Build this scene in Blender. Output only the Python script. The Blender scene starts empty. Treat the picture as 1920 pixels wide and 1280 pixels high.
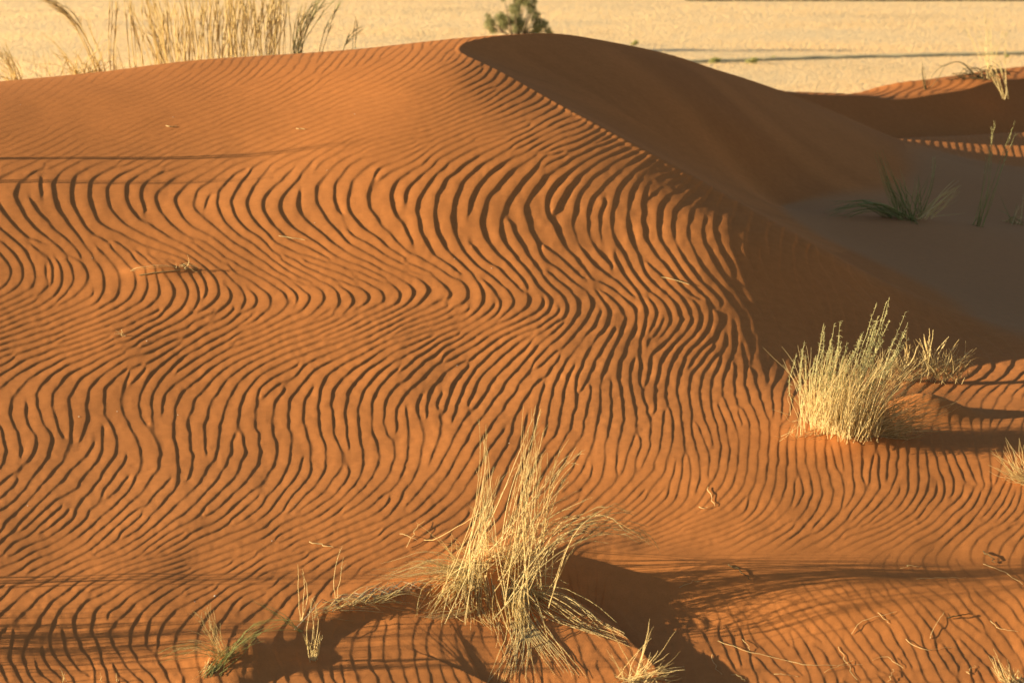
import bpy, math, random
import numpy as np

# ------------------------------------------------------------------ camera, world, sun, exposure
R = math.radians
CAMZ = 5.0
F_PX, PITCH = 3200.0, R(12.5)
scene = bpy.context.scene
COL = scene.collection

cam_data = bpy.data.cameras.new("camera")
cam_data.sensor_width = 36.0
cam_data.lens = 36.0 * F_PX / 1920.0
cam_data.clip_start, cam_data.clip_end = 0.1, 8000.0
cam_data.dof.use_dof = True
cam_data.dof.focus_distance = 7.2
cam_data.dof.aperture_fstop = 4.2
cam = bpy.data.objects.new("camera", cam_data)
COL.objects.link(cam)
cam.location = (0, 0, CAMZ)
cam.rotation_euler = (R(90) - PITCH, 0, 0)
scene.camera = cam

SUN_EL, SUN_T = R(10.0), R(3.0)        # elevation; light travels towards +x and a little away
sun_dir = (math.cos(SUN_EL) * math.cos(SUN_T), math.cos(SUN_EL) * math.sin(SUN_T), -math.sin(SUN_EL))
world = bpy.data.worlds.new("World")
scene.world = world
world.use_nodes = True
wn = world.node_tree
sky = wn.nodes.new("ShaderNodeTexSky")
sky.sky_type = 'NISHITA'
sky.sun_disc = False
sky.sun_elevation = SUN_EL
sky.sun_rotation = math.atan2(-sun_dir[0], -sun_dir[1])
sky.air_density, sky.dust_density, sky.ozone_density = 1.0, 0.5, 0.0
bg = wn.nodes["Background"]
wn.links.new(sky.outputs[0], bg.inputs[0])
bg.inputs[1].default_value = 0.05

sun_data = bpy.data.lights.new("sun", 'SUN')
sun_data.energy = 5.0
sun_data.angle = R(0.5)
sun_data.color = (1.0, 0.80, 0.46)
sun = bpy.data.objects.new("sun", sun_data)
COL.objects.link(sun)
from mathutils import Vector, Matrix
sun.rotation_euler = Vector(sun_dir).to_track_quat('-Z', 'Y').to_euler()
sun.location = (-8, 2, 9)

scene.view_settings.view_transform = 'Standard'
scene.view_settings.look = 'None'
scene.view_settings.exposure = 1.35
scene.view_settings.gamma = 1.0
scene.cycles.max_bounces = 6

# ------------------------------------------------------------------ helpers: picture rays -> world
SP, CP = math.sin(PITCH), math.cos(PITCH)

def ray(px, py):
    a = np.asarray(px, float) - 960.0
    b = 640.0 - np.asarray(py, float)
    return a, F_PX * CP + b * SP, -F_PX * SP + b * CP     # dx, dy, dz

def at(px, py, Y):
    """world point (camera height included) on the ray of a pixel at ground distance Y"""
    dx, dy, dz = ray(px, py)
    t = Y / dy
    return np.array([dx * t, dy * t, dz * t + CAMZ])

def project(x, y, z):
    zc = z - CAMZ
    depth = y * CP - zc * SP
    return 960.0 + F_PX * x / depth, 640.0 - F_PX * (y * SP + zc * CP) / depth

rng = np.random.default_rng(7)
random.seed(7)

def bspline_up(a, ni, nj):
    """cubic B-spline upsampling of a low-resolution grid"""
    def axis(a, n):
        m = a.shape[0]
        ap = np.concatenate([2 * a[:1] - a[1:2], a, 2 * a[-1:] - a[-2:-1]], 0)
        t = np.linspace(0, m - 1, n)
        k = np.minimum(t.astype(int), m - 2)
        f = (t - k)[:, None]
        k = k + 1
        w0 = (1 - f) ** 3 / 6; w1 = (3 * f ** 3 - 6 * f ** 2 + 4) / 6
        w2 = (-3 * f ** 3 + 3 * f ** 2 + 3 * f + 1) / 6; w3 = f ** 3 / 6
        km, k0, k1, k2 = k - 1, k, k + 1, np.minimum(k + 2, m + 1)
        return w0 * ap[km] + w1 * ap[k0] + w2 * ap[k1] + w3 * ap[k2]
    return axis(axis(a, ni).T.copy(), nj).T.copy()

def noise2(ni, nj, ci, cj, seed):
    """smooth random field with about ci x cj lumps"""
    g = np.random.default_rng(seed)
    return bspline_up(g.standard_normal((ci + 2, cj + 2)), ni, nj) * 1.6

def smooth01(t):
    t = np.clip(t, 0, 1)
    return t * t * (3 - 2 * t)

def tps(points, X, Y):
    """thin plate fit through (x, y, z) points, evaluated at X, Y"""
    p = np.array(points, float)
    n = len(p)
    def ker(r2):
        return 0.5 * r2 * np.log(r2 + 1e-9)
    d2 = (p[:, None, 0] - p[None, :, 0]) ** 2 + (p[:, None, 1] - p[None, :, 1]) ** 2
    A = np.zeros((n + 3, n + 3))
    A[:n, :n] = ker(d2) + np.eye(n) * 0.02
    A[:n, n] = A[n, :n] = 1
    A[:n, n + 1] = A[n + 1, :n] = p[:, 0]
    A[:n, n + 2] = A[n + 2, :n] = p[:, 1]
    w = np.linalg.solve(A, np.concatenate([p[:, 2], [0, 0, 0]]))
    out = w[n] + w[n + 1] * X + w[n + 2] * Y
    for i in range(n):
        out = out + w[i] * ker((X - p[i, 0]) ** 2 + (Y - p[i, 1]) ** 2)
    return out

def catmull(pts, m):
    p = np.array(pts, float)
    p = np.concatenate([2 * p[:1] - p[1:2], p, 2 * p[-1:] - p[-2:-1]])
    out = []
    for i in range(1, len(p) - 2):
        for t in np.linspace(0, 1, m, endpoint=False):
            a, b, c, d = p[i - 1], p[i], p[i + 1], p[i + 2]
            out.append(0.5 * (2 * b + (c - a) * t + (2 * a - 5 * b + 4 * c - d) * t * t + (3 * b - a - 3 * c + d) * t ** 3))
    out.append(p[-2])
    return np.array(out)

def poly_dist(X, Y, line):
    """distance to a polyline and the arc parameter (0..1) of the nearest point"""
    best = np.full(X.shape, 1e9)
    par = np.zeros(X.shape)
    n = len(line) - 1
    for i in range(n):
        ax, ay = line[i][:2]
        bx, by = line[i + 1][:2]
        ex, ey = bx - ax, by - ay
        t = np.clip(((X - ax) * ex + (Y - ay) * ey) / (ex * ex + ey * ey + 1e-12), 0, 1)
        d = (X - ax - t * ex) ** 2 + (Y - ay - t * ey) ** 2
        m = d < best
        best = np.where(m, d, best)
        par = np.where(m, (i + t) / n, par)
    return np.sqrt(best), par

def inside(X, Y, poly):
    c = np.zeros(X.shape, bool)
    n = len(poly)
    for i in range(n):
        x1, y1 = poly[i][:2]
        x2, y2 = poly[(i + 1) % n][:2]
        if y1 == y2:
            continue
        c ^= ((y1 > Y) != (y2 > Y)) & (X < (x2 - x1) * (Y - y1) / (y2 - y1) + x1)
    return c

# ------------------------------------------------------------------ the dune: control points
A_PTS, B_PTS = [], []
def cp(lst, px, pairs):
    for py, Y in pairs:
        lst.append(at(px, py, Y))
# windward side
cp(A_PTS, -500, [(1280, 5.0), (1150, 5.5), (1050, 5.95), (850, 7.1), (700, 7.9), (500, 9.05), (400, 9.5), (300, 10.2), (240, 11.0), (200, 12.3)])
cp(A_PTS, 0, [(1290, 5.0), (1150, 5.55), (1040, 6.1), (850, 7.1), (700, 8.0), (500, 9.1), (400, 9.6), (300, 10.3), (220, 11.1), (152, 12.6)])
cp(A_PTS, 480, [(1290, 5.0), (1150, 5.6), (1040, 6.1), (850, 7.1), (700, 8.0), (500, 9.1), (400, 9.6), (300, 10.3), (200, 11.2), (130, 12.2), (107, 13.0)])
cp(A_PTS, 700, [(90, 13.0)])
cp(A_PTS, 860, [(1290, 5.0), (1150, 5.6), (1040, 6.1), (850, 7.05), (700, 7.95), (500, 9.05), (400, 9.55), (300, 10.15), (200, 10.9), (130, 11.6)])
cp(A_PTS, 1200, [(1280, 5.0), (1150, 5.6), (1030, 6.15), (850, 7.0), (773, 7.5), (613, 8.5), (426, 9.5)])
cp(A_PTS, 1400, [(1270, 5.05), (1140, 5.65), (1010, 6.2), (850, 6.97), (774, 7.5), (707, 8.0), (633, 8.5), (442, 9.5)])
cp(A_PTS, 1480, [(771, 7.5), (715, 8.0), (648, 8.5), (468, 9.5)])
cp(A_PTS, 1600, [(850, 6.97), (710, 8.2)])
cp(A_PTS, 1750, [(1270, 5.05), (1130, 5.7), (1000, 6.25), (850, 7.0), (740, 7.95), (655, 8.9)])
cp(A_PTS, 1900, [(1270, 5.05), (1130, 5.7), (1000, 6.25), (850, 7.0), (715, 8.3), (650, 9.1)])
cp(A_PTS, 2350, [(1250, 5.1), (1120, 5.75), (980, 6.35), (850, 7.0), (690, 8.5)])
# the brink: px, py, Y from the near arm round the apex to the far arm
BR = [(2500, 700, 8.5), (2200, 665, 8.9), (1920, 628, 9.4), (1700, 555, 9.7), (1550, 470, 9.7), (1400, 388, 10.0), (1300, 330, 10.23),
      (1200, 275, 10.47), (1100, 222, 10.82), (1000, 168, 11.3), (920, 126, 11.75), (878, 106, 12.0), (861, 93, 12.3), (878, 79, 12.6),
      (930, 69, 13.0), (1000, 65, 13.4), (1080, 69, 13.8), (1200, 89, 14.4), (1330, 127, 15.1), (1450, 166, 15.7), (1600, 225, 16.2),
      (1700, 266, 16.4), (1850, 305, 15.8), (2200, 340, 15.0), (2500, 370, 14.4)]
BRW = np.array([at(*b) for b in BR])
for i, b in enumerate(BRW):
    A_PTS.append(b); B_PTS.append(b)
BRS = catmull(BRW, 5)
# beyond the crest the back slope falls away
for px, py, Y, d in [(-500, 200, 12.3, 0), (0, 152, 12.6, 0), (300, 118, 13, 0), (480, 107, 13, 0), (700, 90, 13, 0), (860, 76, 13.4, .0), (930, 69, 13.3, 0)]:
    p = at(px, py, Y)
    A_PTS.append(p + np.array([0, 1.3, -0.17])); A_PTS.append(p + np.array([0, 3.0, -0.75]))
for px, py, Y in [(1080, 69, 13.8), (1200, 89, 14.4), (1330, 127, 15.1), (1450, 166, 15.7)]:
    p = at(px, py, Y)
    A_PTS.append(p + np.array([0.1, 0.8, -0.36])); A_PTS.append(p + np.array([0.3, 1.9, -1.15]))
A_PTS.append(at(1600, 219, 17.4) - np.array([0, 0, .28]))
cp(A_PTS, 1720, [(256, 17.7)])
cp(A_PTS, 1850, [(252, 18.2), (275, 17.0)])
cp(A_PTS, 1960, [(248, 18.4), (280, 17.0)])
cp(A_PTS, 2400, [(240, 18.6), (290, 16.5)])
# lee side and hollow
cp(B_PTS, 1000, [(120, 12.75)])
cp(B_PTS, 1100, [(140, 12.9)])
cp(B_PTS, 1200, [(150, 13.3), (215, 12.5)])
cp(B_PTS, 1300, [(220, 13.1), (300, 12.3)])
cp(B_PTS, 1400, [(250, 13.5), (350, 12.5)])
cp(B_PTS, 1450, [(300, 13.4), (385, 12.6)])
cp(B_PTS, 1550, [(330, 13.6), (395, 12.4), (440, 11.6)])
cp(B_PTS, 1600, [(300, 14.3), (480, 10.9)])
cp(B_PTS, 1700, [(330, 14.4), (412, 12.3), (500, 11.0)])
cp(B_PTS, 1800, [(340, 14.4), (416, 12.5), (520, 10.9)])
cp(B_PTS, 1900, [(345, 14.5), (420, 12.9), (520, 11.0), (580, 10.2)])
cp(B_PTS, 2300, [(360, 14.3), (430, 12.8), (560, 10.4)])

# fan grid: columns are bearings, rows are log-spaced distances
NI, NJ = 2340, 1700
U0, U1, Y0, Y1 = -0.58, 0.58, 3.7, 24.0
uu = np.linspace(U0, U1, NI)
yy = Y0 * (Y1 / Y0) ** np.linspace(0, 1, NJ)
XX = uu[:, None] * yy[None, :]
YY = np.broadcast_to(yy[None, :], XX.shape).copy()
ci, cj = 148, 150
cu = np.linspace(U0, U1, ci); cy = Y0 * (Y1 / Y0) ** np.linspace(0, 1, cj)
CX = cu[:, None] * cy[None, :]; CY = np.broadcast_to(cy[None, :], CX.shape)
ZA = bspline_up(tps(A_PTS, CX, CY), NI, NJ)
ZB = bspline_up(tps(B_PTS, CX, CY), NI, NJ)
dist, par = poly_dist(XX, YY, BRS)
lee_poly = np.concatenate([BRS[:, :2], [[9.0, 13.5], [9.0, 8.0]]])
lee = inside(XX, YY, lee_poly)
sd = np.where(lee, dist, -dist)
# edge softness along the brink: knife edge at the apex, soft fold down both arms
soft = np.interp(par, [0, .08, .13, .2, .28, .36, .70, .80, .86, 1], [.5, .45, .30, .16, .08, .035, .035, .06, .35, .9])
blend = smooth01(sd / soft * 0.5 + 0.5)
Z = ZA * (1 - blend) + ZB * blend

# eroded hollow in front: sand level drops below a small scarp and ledge
HOL = [(300, 1400, 4.55), (430, 1292, 4.98), (530, 1212, 5.30), (620, 1158, 5.56), (720, 1128, 5.70), (820, 1112, 5.78), (930, 1100, 5.83), (1010, 1055, 6.05), (1120, 1046, 6.10),
       (1250, 1058, 6.03), (1400, 1064, 5.95), (1550, 1062, 5.89), (1700, 1054, 5.85), (1850, 1045, 5.82), (2000, 1040, 5.80), (2500, 1040, 5.78)]
HW = catmull([at(*h) for h in HOL], 5)
near = YY < 7.2
hd = np.full(XX.shape, 1e3); hp = np.zeros(XX.shape)
jn = int(near[0].sum())
d_, p_ = poly_dist(XX[:, :jn], YY[:, :jn], HW)
hin = inside(XX[:, :jn], YY[:, :jn], np.concatenate([HW[:, :2], [[8, 3], [-2, 3]]]))
hs = np.where(hin, d_, -d_)
hwid = np.interp(p_, [0, .1, .25, .38, .46, .55, .7, .85, 1], [.1, .10, .09, .12, .20, .34, .42, .5, .5])
hdep = np.interp(p_, [0, .08, .25, .40, .48, .60, .75, .88, 1], [.01, .01, .022, .04, .11, .10, .08, .06, .03])
drop = hdep * smooth01(hs / hwid + 0.12)
# a slightly raised lip
lip = 0.025 * np.exp(-((hs + .07) / .10) ** 2) * np.interp(p_, [0, .1, .3, .5, .65], [.2, .3, .5, .8, 0])
Z[:, :jn] += lip - drop
# sand shadow ridge behind the front tussock and mounds under the plants
def bump(px, py, Y, h, rx, ry):
    x, y, _ = at(px, py, Y)
    return h * np.exp(-((XX - x) / rx) ** 2 - ((YY - y) / ry) ** 2)
Z += bump(935, 1090, 5.88, 0.06, .20, .12)
Z += bump(1040, 1062, 6.0, 0.025, .22, .10)
Z += bump(1610, 815, 7.2, 0.05, .22, .16)
Z += bump(1735, 745, 7.55, 0.10, .20, .12)
Z += bump(440, 1225, 5.25, 0.03, .14, .10)
Z += bump(300, 500, 9.05, 0.03, .16, .05)
# broad unevenness
Z += 0.006 * noise2(NI, NJ, 26, 40, 3) * (1 - 0.7 * blend)
Z += 0.0010 * noise2(NI, NJ, 90, 120, 4) * (1 - 0.6 * blend)
# lee face: faint slide streaks running down the face
Z += blend * 0.006 * noise2(NI, NJ, 34, 9, 5) * smooth01((sd - .15) / .5)
# fall to the plain far behind
Z = Z - smooth01((YY - 18.4) / 5.6) * 6.0 - 0.0

# ------------------------------------------------------------------ ripple field
SI, SJ = 1230, 800

def rs(a):
    ii = np.linspace(0, NI - 1, SI); jj = np.linspace(0, NJ - 1, SJ)
    i0 = np.minimum(ii.astype(int), NI - 2); j0 = np.minimum(jj.astype(int), NJ - 2)
    return a[np.ix_(i0, j0)]
sx, sy, sz = rs(XX), rs(YY), rs(Z)
PX, PY = project(sx, sy, sz)
D_TAB = {   # crest line lean dx/dy in the picture, by column and height
    -200: [(60, -.6), (130, -.9), (200, -2.8), (310, -2.8), (340, -.9), (370, -.1), (395, .6), (425, 1.3), (455, 1.5), (480, .9), (505, .1), (535, -.4), (560, -1.4), (590, -2.5), (645, -2.7), (675, -2.1), (705, -1.3), (728, -.6), (755, -.1), (780, .25), (805, .55), (832, .35), (860, -.1), (890, -.5), (960, -.9), (1010, -1.5), (1070, -2.5), (1120, -2.1), (1160, -.9), (1210, -.2), (1240, .1), (1270, .5), (1400, .5)],
    280: [(60, -.5), (130, -.9), (200, -2.5), (310, -2.8), (340, -1.0), (375, -.3), (400, .4), (430, 1.3), (455, 1.8), (485, 1.6), (510, .4), (540, 0), (560, -.5), (580, -1.7), (605, -2.7), (650, -2.7), (680, -2.0), (710, -1.2), (735, -.5), (760, -.1), (782, .25), (808, .6), (835, .35), (862, -.1), (892, -.5), (960, -.9), (1010, -1.4), (1060, -2.2), (1110, -2.0), (1150, -.9), (1200, -.25), (1230, 0), (1270, .5), (1400, .5)],
    640: [(60, -.5), (125, -.8), (200, -2.2), (300, -2.8), (330, -1.2), (365, -.5), (410, 0), (445, .5), (480, 1.2), (510, 2.2), (535, 2.9), (553, 2.0), (568, .4), (585, -.6), (605, -2.4), (640, -2.7), (665, -2.0), (700, -1.1), (750, -.5), (795, .1), (830, -.1), (860, -.35), (910, -.6), (960, -.95), (1010, -1.4), (1050, -2.2), (1100, -1.8), (1150, -.6), (1230, .2), (1400, .5)],
    900: [(60, -.5), (120, -.7), (200, -1.9), (285, -2.6), (325, -1.0), (370, -.5), (425, .0), (460, .5), (497, 1.1), (525, 1.8), (550, 2.1), (568, 1.0), (582, .0), (600, -1.1), (620, -2.1), (645, -1.7), (685, -1.0), (740, -.5), (800, -.25), (850, -.45), (900, -.7), (950, -1.0), (1000, -1.4), (1035, -2.0), (1100, -1.2), (1200, .3), (1400, .5)],
    1150: [(60, -.5), (200, -1.7), (275, -2.5), (312, -1.4), (350, -.55), (400, -.3), (445, .05), (490, .55), (535, 1.2), (565, 1.1), (585, .2), (605, -.6), (640, -.9), (700, -.45), (760, -.15), (820, -.12), (880, -.25), (940, -.55), (980, -1.3), (1010, -2.5), (1050, -2.5), (1080, .4), (1150, .9), (1220, .45), (1400, .4)],
    1420: [(60, -.5), (200, -1.4), (280, -1.6), (320, -.6), (380, -.4), (450, -.2), (500, .35), (545, 1.0), (575, .6), (600, -.3), (640, -.6), (700, -.2), (760, .1), (820, .1), (880, .12), (930, -.1), (965, -.8), (1000, -2.1), (1040, -2.3), (1080, .8), (1140, 1.4), (1220, .6), (1400, .4)],
    1800: [(60, -.5), (255, .4), (270, .5), (290, -.6), (500, 0), (640, 1.2), (675, .9), (700, -.7), (730, -1.4), (790, -.2), (840, .25), (880, .0), (910, .25), (940, -.6), (985, -1.4), (1030, -1.1), (1060, .5), (1110, 1.3), (1180, .9), (1240, .4), (1400, .4)],
}
S_TAB = {   # horizontal spacing of the crests in the picture
    0: [(80, 20), (160, 25), (260, 34), (330, 38), (375, 41), (440, 40), (485, 26), (520, 22), (560, 22), (600, 32), (660, 34), (720, 36), (780, 37), (850, 37), (930, 33), (1010, 33), (1090, 42), (1150, 38), (1210, 31), (1280, 29)],
    850: [(80, 19), (160, 24), (260, 33), (330, 37), (375, 39), (450, 39), (510, 32), (545, 30), (580, 26), (610, 28), (650, 28), (750, 28), (850, 28), (930, 27), (1010, 31), (1100, 36), (1280, 30)],
    1350: [(80, 20), (160, 24), (260, 30), (330, 33), (440, 37), (520, 30), (590, 24), (680, 22), (760, 20), (880, 20), (960, 22), (1020, 36), (1100, 30), (1280, 27)],
    1800: [(200, 15), (255, 15), (290, 16), (600, 26), (660, 30), (700, 34), (800, 23), (900, 21), (960, 24), (1020, 36), (1100, 32), (1280, 28)],
}
A_TAB = {   # ripple strength
    0: [(60, .10), (200, .10), (250, .16), (315, .30), (350, .66), (440, .70), (520, .66), (575, .8), (650, .85), (700, .68), (760, .54), (900, .58), (1000, .66), (1040, .55), (1100, .5), (1180, .75), (1280, .75)],
    250: [(60, .22), (150, .22), (220, .15), (300, .32), (350, .68), (440, .72), (520, .66), (575, .8), (650, .85), (700, .68), (760, .56), (900, .60), (1000, .66), (1040, .55), (1100, .5), (1180, .75), (1280, .75)],
    550: [(60, .40), (150, .42), (240, .42), (315, .50), (355, .82), (450, .84), (520, .85), (640, .92), (760, .76), (900, .64), (1000, .64), (1040, .55), (1120, .5), (1180, .6), (1280, .65)],
    900: [(60, .42), (160, .50), (270, .56), (320, .7), (360, .95), (450, 1.0), (640, .92), (780, .82), (860, .66), (950, .62), (1040, .55), (1090, .2), (1200, .3), (1280, .4)],
    1250: [(60, .45), (250, .6), (330, .85), (450, 1.1), (560, 1.05), (720, .95), (800, .68), (850, .58), (960, .55), (1015, .5), (1045, .05), (1095, .05), (1115, .4), (1180, .55), (1280, .6)],
    1500: [(60, .5), (300, .5), (420, .9), (560, .9), (680, .75), (760, .55), (790, .52), (850, .55), (960, .55), (1010, .5), (1035, .05), (1080, .05), (1110, .4), (1180, .6), (1280, .6)],
    1850: [(100, .5), (250, .9), (320, .9), (560, .15), (640, .5), (680, 1.0), (710, .9), (745, .3), (800, .45), (840, .6), (960, .65), (1015, .5), (1040, .2), (1080, .3), (1115, .5), (1280, .6)],
}
def table(tab, px, py):
    ks = sorted(tab)
    vals = [np.interp(py, [a for a, _ in tab[k]], [b for _, b in tab[k]]) for k in ks]
    t = np.clip(px, ks[0], ks[-1])
    out = np.zeros(px.shape)
    for i in range(len(ks) - 1):
        m = (t >= ks[i]) & (t <= ks[i + 1])
        f = (t - ks[i]) / (ks[i + 1] - ks[i])
        out = np.where(m, vals[i] * (1 - f) + vals[i + 1] * f, out)
    return out
pxc, pyc = np.clip(PX, -900, 2820), np.clip(PY, 40, 1340)
DD = table(D_TAB, pxc, pyc + 14 * noise2(SI, SJ, 14, 10, 11))
SS = table(S_TAB, pxc, pyc) * .91
DD = 1.08 * DD * (1 + .18 * noise2(SI, SJ, 26, 30, 12)) + .24 * noise2(SI, SJ, 50, 60, 13) + .26 * noise2(SI, SJ, 110, 120, 14)
SS = SS * (1 + .07 * noise2(SI, SJ, 22, 24, 15))
dPXi, dPXj = np.gradient(PX); dPYi, dPYj = np.gradient(PY)
dPYj = np.minimum(dPYj, -0.6)            # faces turned away from the eye keep a sensible scale
kx, ky = 2 * np.pi / SS, -2 * np.pi * DD / SS
KI = np.clip(kx * dPXi + ky * dPYi, -2.2, 2.2)
KJ = np.clip(kx * dPXj + ky * dPYj, -2.2, 2.2)
zf = (rng.standard_normal((SI, SJ)) + 1j * rng.standard_normal((SI, SJ))).astype(np.complex64)
eI = [np.exp(-1j * KI * s).astype(np.complex64) for s in range(1, 4)]
eJ = [np.exp(-1j * KJ * s).astype(np.complex64) for s in range(1, 4)]
wt = [math.exp(-(s / 1.9) ** 2 / 2) for s in range(4)]
def shifted(z, s, ax):
    out = np.roll(z, -s, ax)
    sl = [slice(None)] * 2
    sl[ax] = slice(-s, None) if s > 0 else slice(0, -s)
    out[tuple(sl)] = z[tuple(sl)]
    return out
for it in range(36):
    for ax, e in ((0, eI), (1, eJ), (1, eJ)):
        acc = z0 = zf * wt[0]
        for s in (1, 2, 3):
            acc = acc + wt[s] * (shifted(zf, s, ax) * e[s - 1] + shifted(zf, -s, ax) * np.conj(e[s - 1]))
        zf = acc
    m = np.abs(zf)
    zf = zf / (m + 0.25 * m.mean())
# carrier-aware interpolation to the mesh
ii = np.linspace(0, SI - 1, NI); jj = np.linspace(0, SJ - 1, NJ)
i0 = np.minimum(ii.astype(int), SI - 2); j0 = np.minimum(jj.astype(int), SJ - 2)
fi = (ii - i0)[:, None].astype(np.float32); fj = (jj - j0)[None, :].astype(np.float32)
acc = np.zeros((NI, NJ), np.complex64)
for a in (0, 1):
    for b in (0, 1):
        ix = np.ix_(i0 + a, j0 + b)
        ph = KI[ix] * (fi - a) + KJ[ix] * (fj - b)
        acc += (fi if a else 1 - fi) * (fj if b else 1 - fj) * zf[ix] * np.exp(1j * ph).astype(np.complex64)
mag = np.clip(np.abs(acc) * 1.35, 0, 1)
phase = (np.angle(acc) / (2 * np.pi) + .055 * noise2(NI, NJ, 120, 170, 61) + .035 * noise2(NI, NJ, 240, 300, 62)) % 1.0
LEE = 0.17                                # share of the wavelength taken by the steep lee side
up = phase / (1 - LEE); dn = (1 - phase) / LEE
prof = np.where(phase < 1 - LEE, np.sin(np.clip(up, 0, 1) * np.pi / 2) ** 1.4, np.clip(dn, 0, 1) ** 1.3)
def up_near(a):
    return a[np.ix_(i0, j0)] * (1 - fi) * (1 - fj) + a[np.ix_(i0 + 1, j0)] * fi * (1 - fj) + a[np.ix_(i0, j0 + 1)] * (1 - fi) * fj + a[np.ix_(i0 + 1, j0 + 1)] * fi * fj
lam = up_near(SS / np.sqrt(1 + (DD * .33) ** 2)) * YY / F_PX
amp = up_near(table(A_TAB, pxc, pyc)) * (1 - smooth01((sd + .02) / np.maximum(soft * .6, .04)))
lit_back = smooth01((YY - 16.0) / .5) * smooth01((XX - 2.9) / .5)
amp = np.maximum(amp, lit_back * .8 * smooth01((18.6 - YY) / .5))
PXm, PYm = project(XX, YY, Z)
rough_zone = np.exp(-((PXm - 1230) / 330) ** 2 - ((PYm - 390) / 110) ** 2) + .6 * np.exp(-((PXm - 1150) / 500) ** 2 - ((PYm - 650) / 60) ** 2) + .7 * np.exp(-((PYm - 322) / 22) ** 2)
RIP_H = 0.062
rip = RIP_H * lam * amp * mag * (prof - .45) * (1 + (.16 + .30 * rough_zone) * noise2(NI, NJ, 150, 190, 21))
Z += rip
# grainy crust on the big steep ripples
Z += 0.00045 * noise2(NI, NJ, 500, 420, 22) * amp

def sand_height(x, y):
    u = (x / y - U0) / (U1 - U0) * (NI - 1)
    v = math.log(y / Y0) / math.log(Y1 / Y0) * (NJ - 1)
    a = int(min(max(u, 0), NI - 2)); b = int(min(max(v, 0), NJ - 2))
    fu, fv = min(max(u - a, 0), 1), min(max(v - b, 0), 1)
    return float(CAMZ - CAMZ + (Z[a, b] * (1 - fu) + Z[a + 1, b] * fu) * (1 - fv) + (Z[a, b + 1] * (1 - fu) + Z[a + 1, b + 1] * fu) * fv)

def hit(px, py, y_from=3.8, y_to=23.0):
    """first point of the sand seen along a picture ray"""
    dx, dy, dz = ray(px, py)
    y = y_from
    while y < y_to:
        t = y / dy
        if CAMZ + dz * t <= sand_height(dx * t, y):
            return np.array([dx * t, y, sand_height(dx * t, y)])
        y += 0.01
    t = y_to / dy
    return np.array([dx * t, y_to, CAMZ + dz * t])

# ------------------------------------------------------------------ materials
def new_mat(name):
    m = bpy.data.materials.new(name)
    m.use_nodes = True
    nt = m.node_tree
    return m, nt, nt.nodes["Principled BSDF"]

def noise_node(nt, scale, detail=3.0, rough=.55, coord=None):
    n = nt.nodes.new("ShaderNodeTexNoise")
    n.inputs['Scale'].default_value = scale
    n.inputs['Detail'].default_value = detail
    n.inputs['Roughness'].default_value = rough
    if coord:
        nt.links.new(coord, n.inputs['Vector'])
    return n

def ramp(nt, fac, stops):
    r = nt.nodes.new("ShaderNodeValToRGB")
    els = r.color_ramp.elements
    while len(els) > 1:
        els.remove(els[-1])
    els[0].position, els[0].color = stops[0][0], (*stops[0][1], 1)
    for p, c in stops[1:]:
        e = els.new(p); e.color = (*c, 1)
    nt.links.new(fac, r.inputs[0])
    return r

def mix_col(nt, mode, fac, a, b):
    m = nt.nodes.new("ShaderNodeMix")
    m.data_type = 'RGBA'; m.blend_type = mode
    if isinstance(fac, float): m.inputs[0].default_value = fac
    else: nt.links.new(fac, m.inputs[0])
    for s, v in ((6, a), (7, b)):
        if isinstance(v, tuple): m.inputs[s].default_value = (*v, 1)
        else: nt.links.new(v, m.inputs[s])
    return m.outputs[2]

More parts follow.
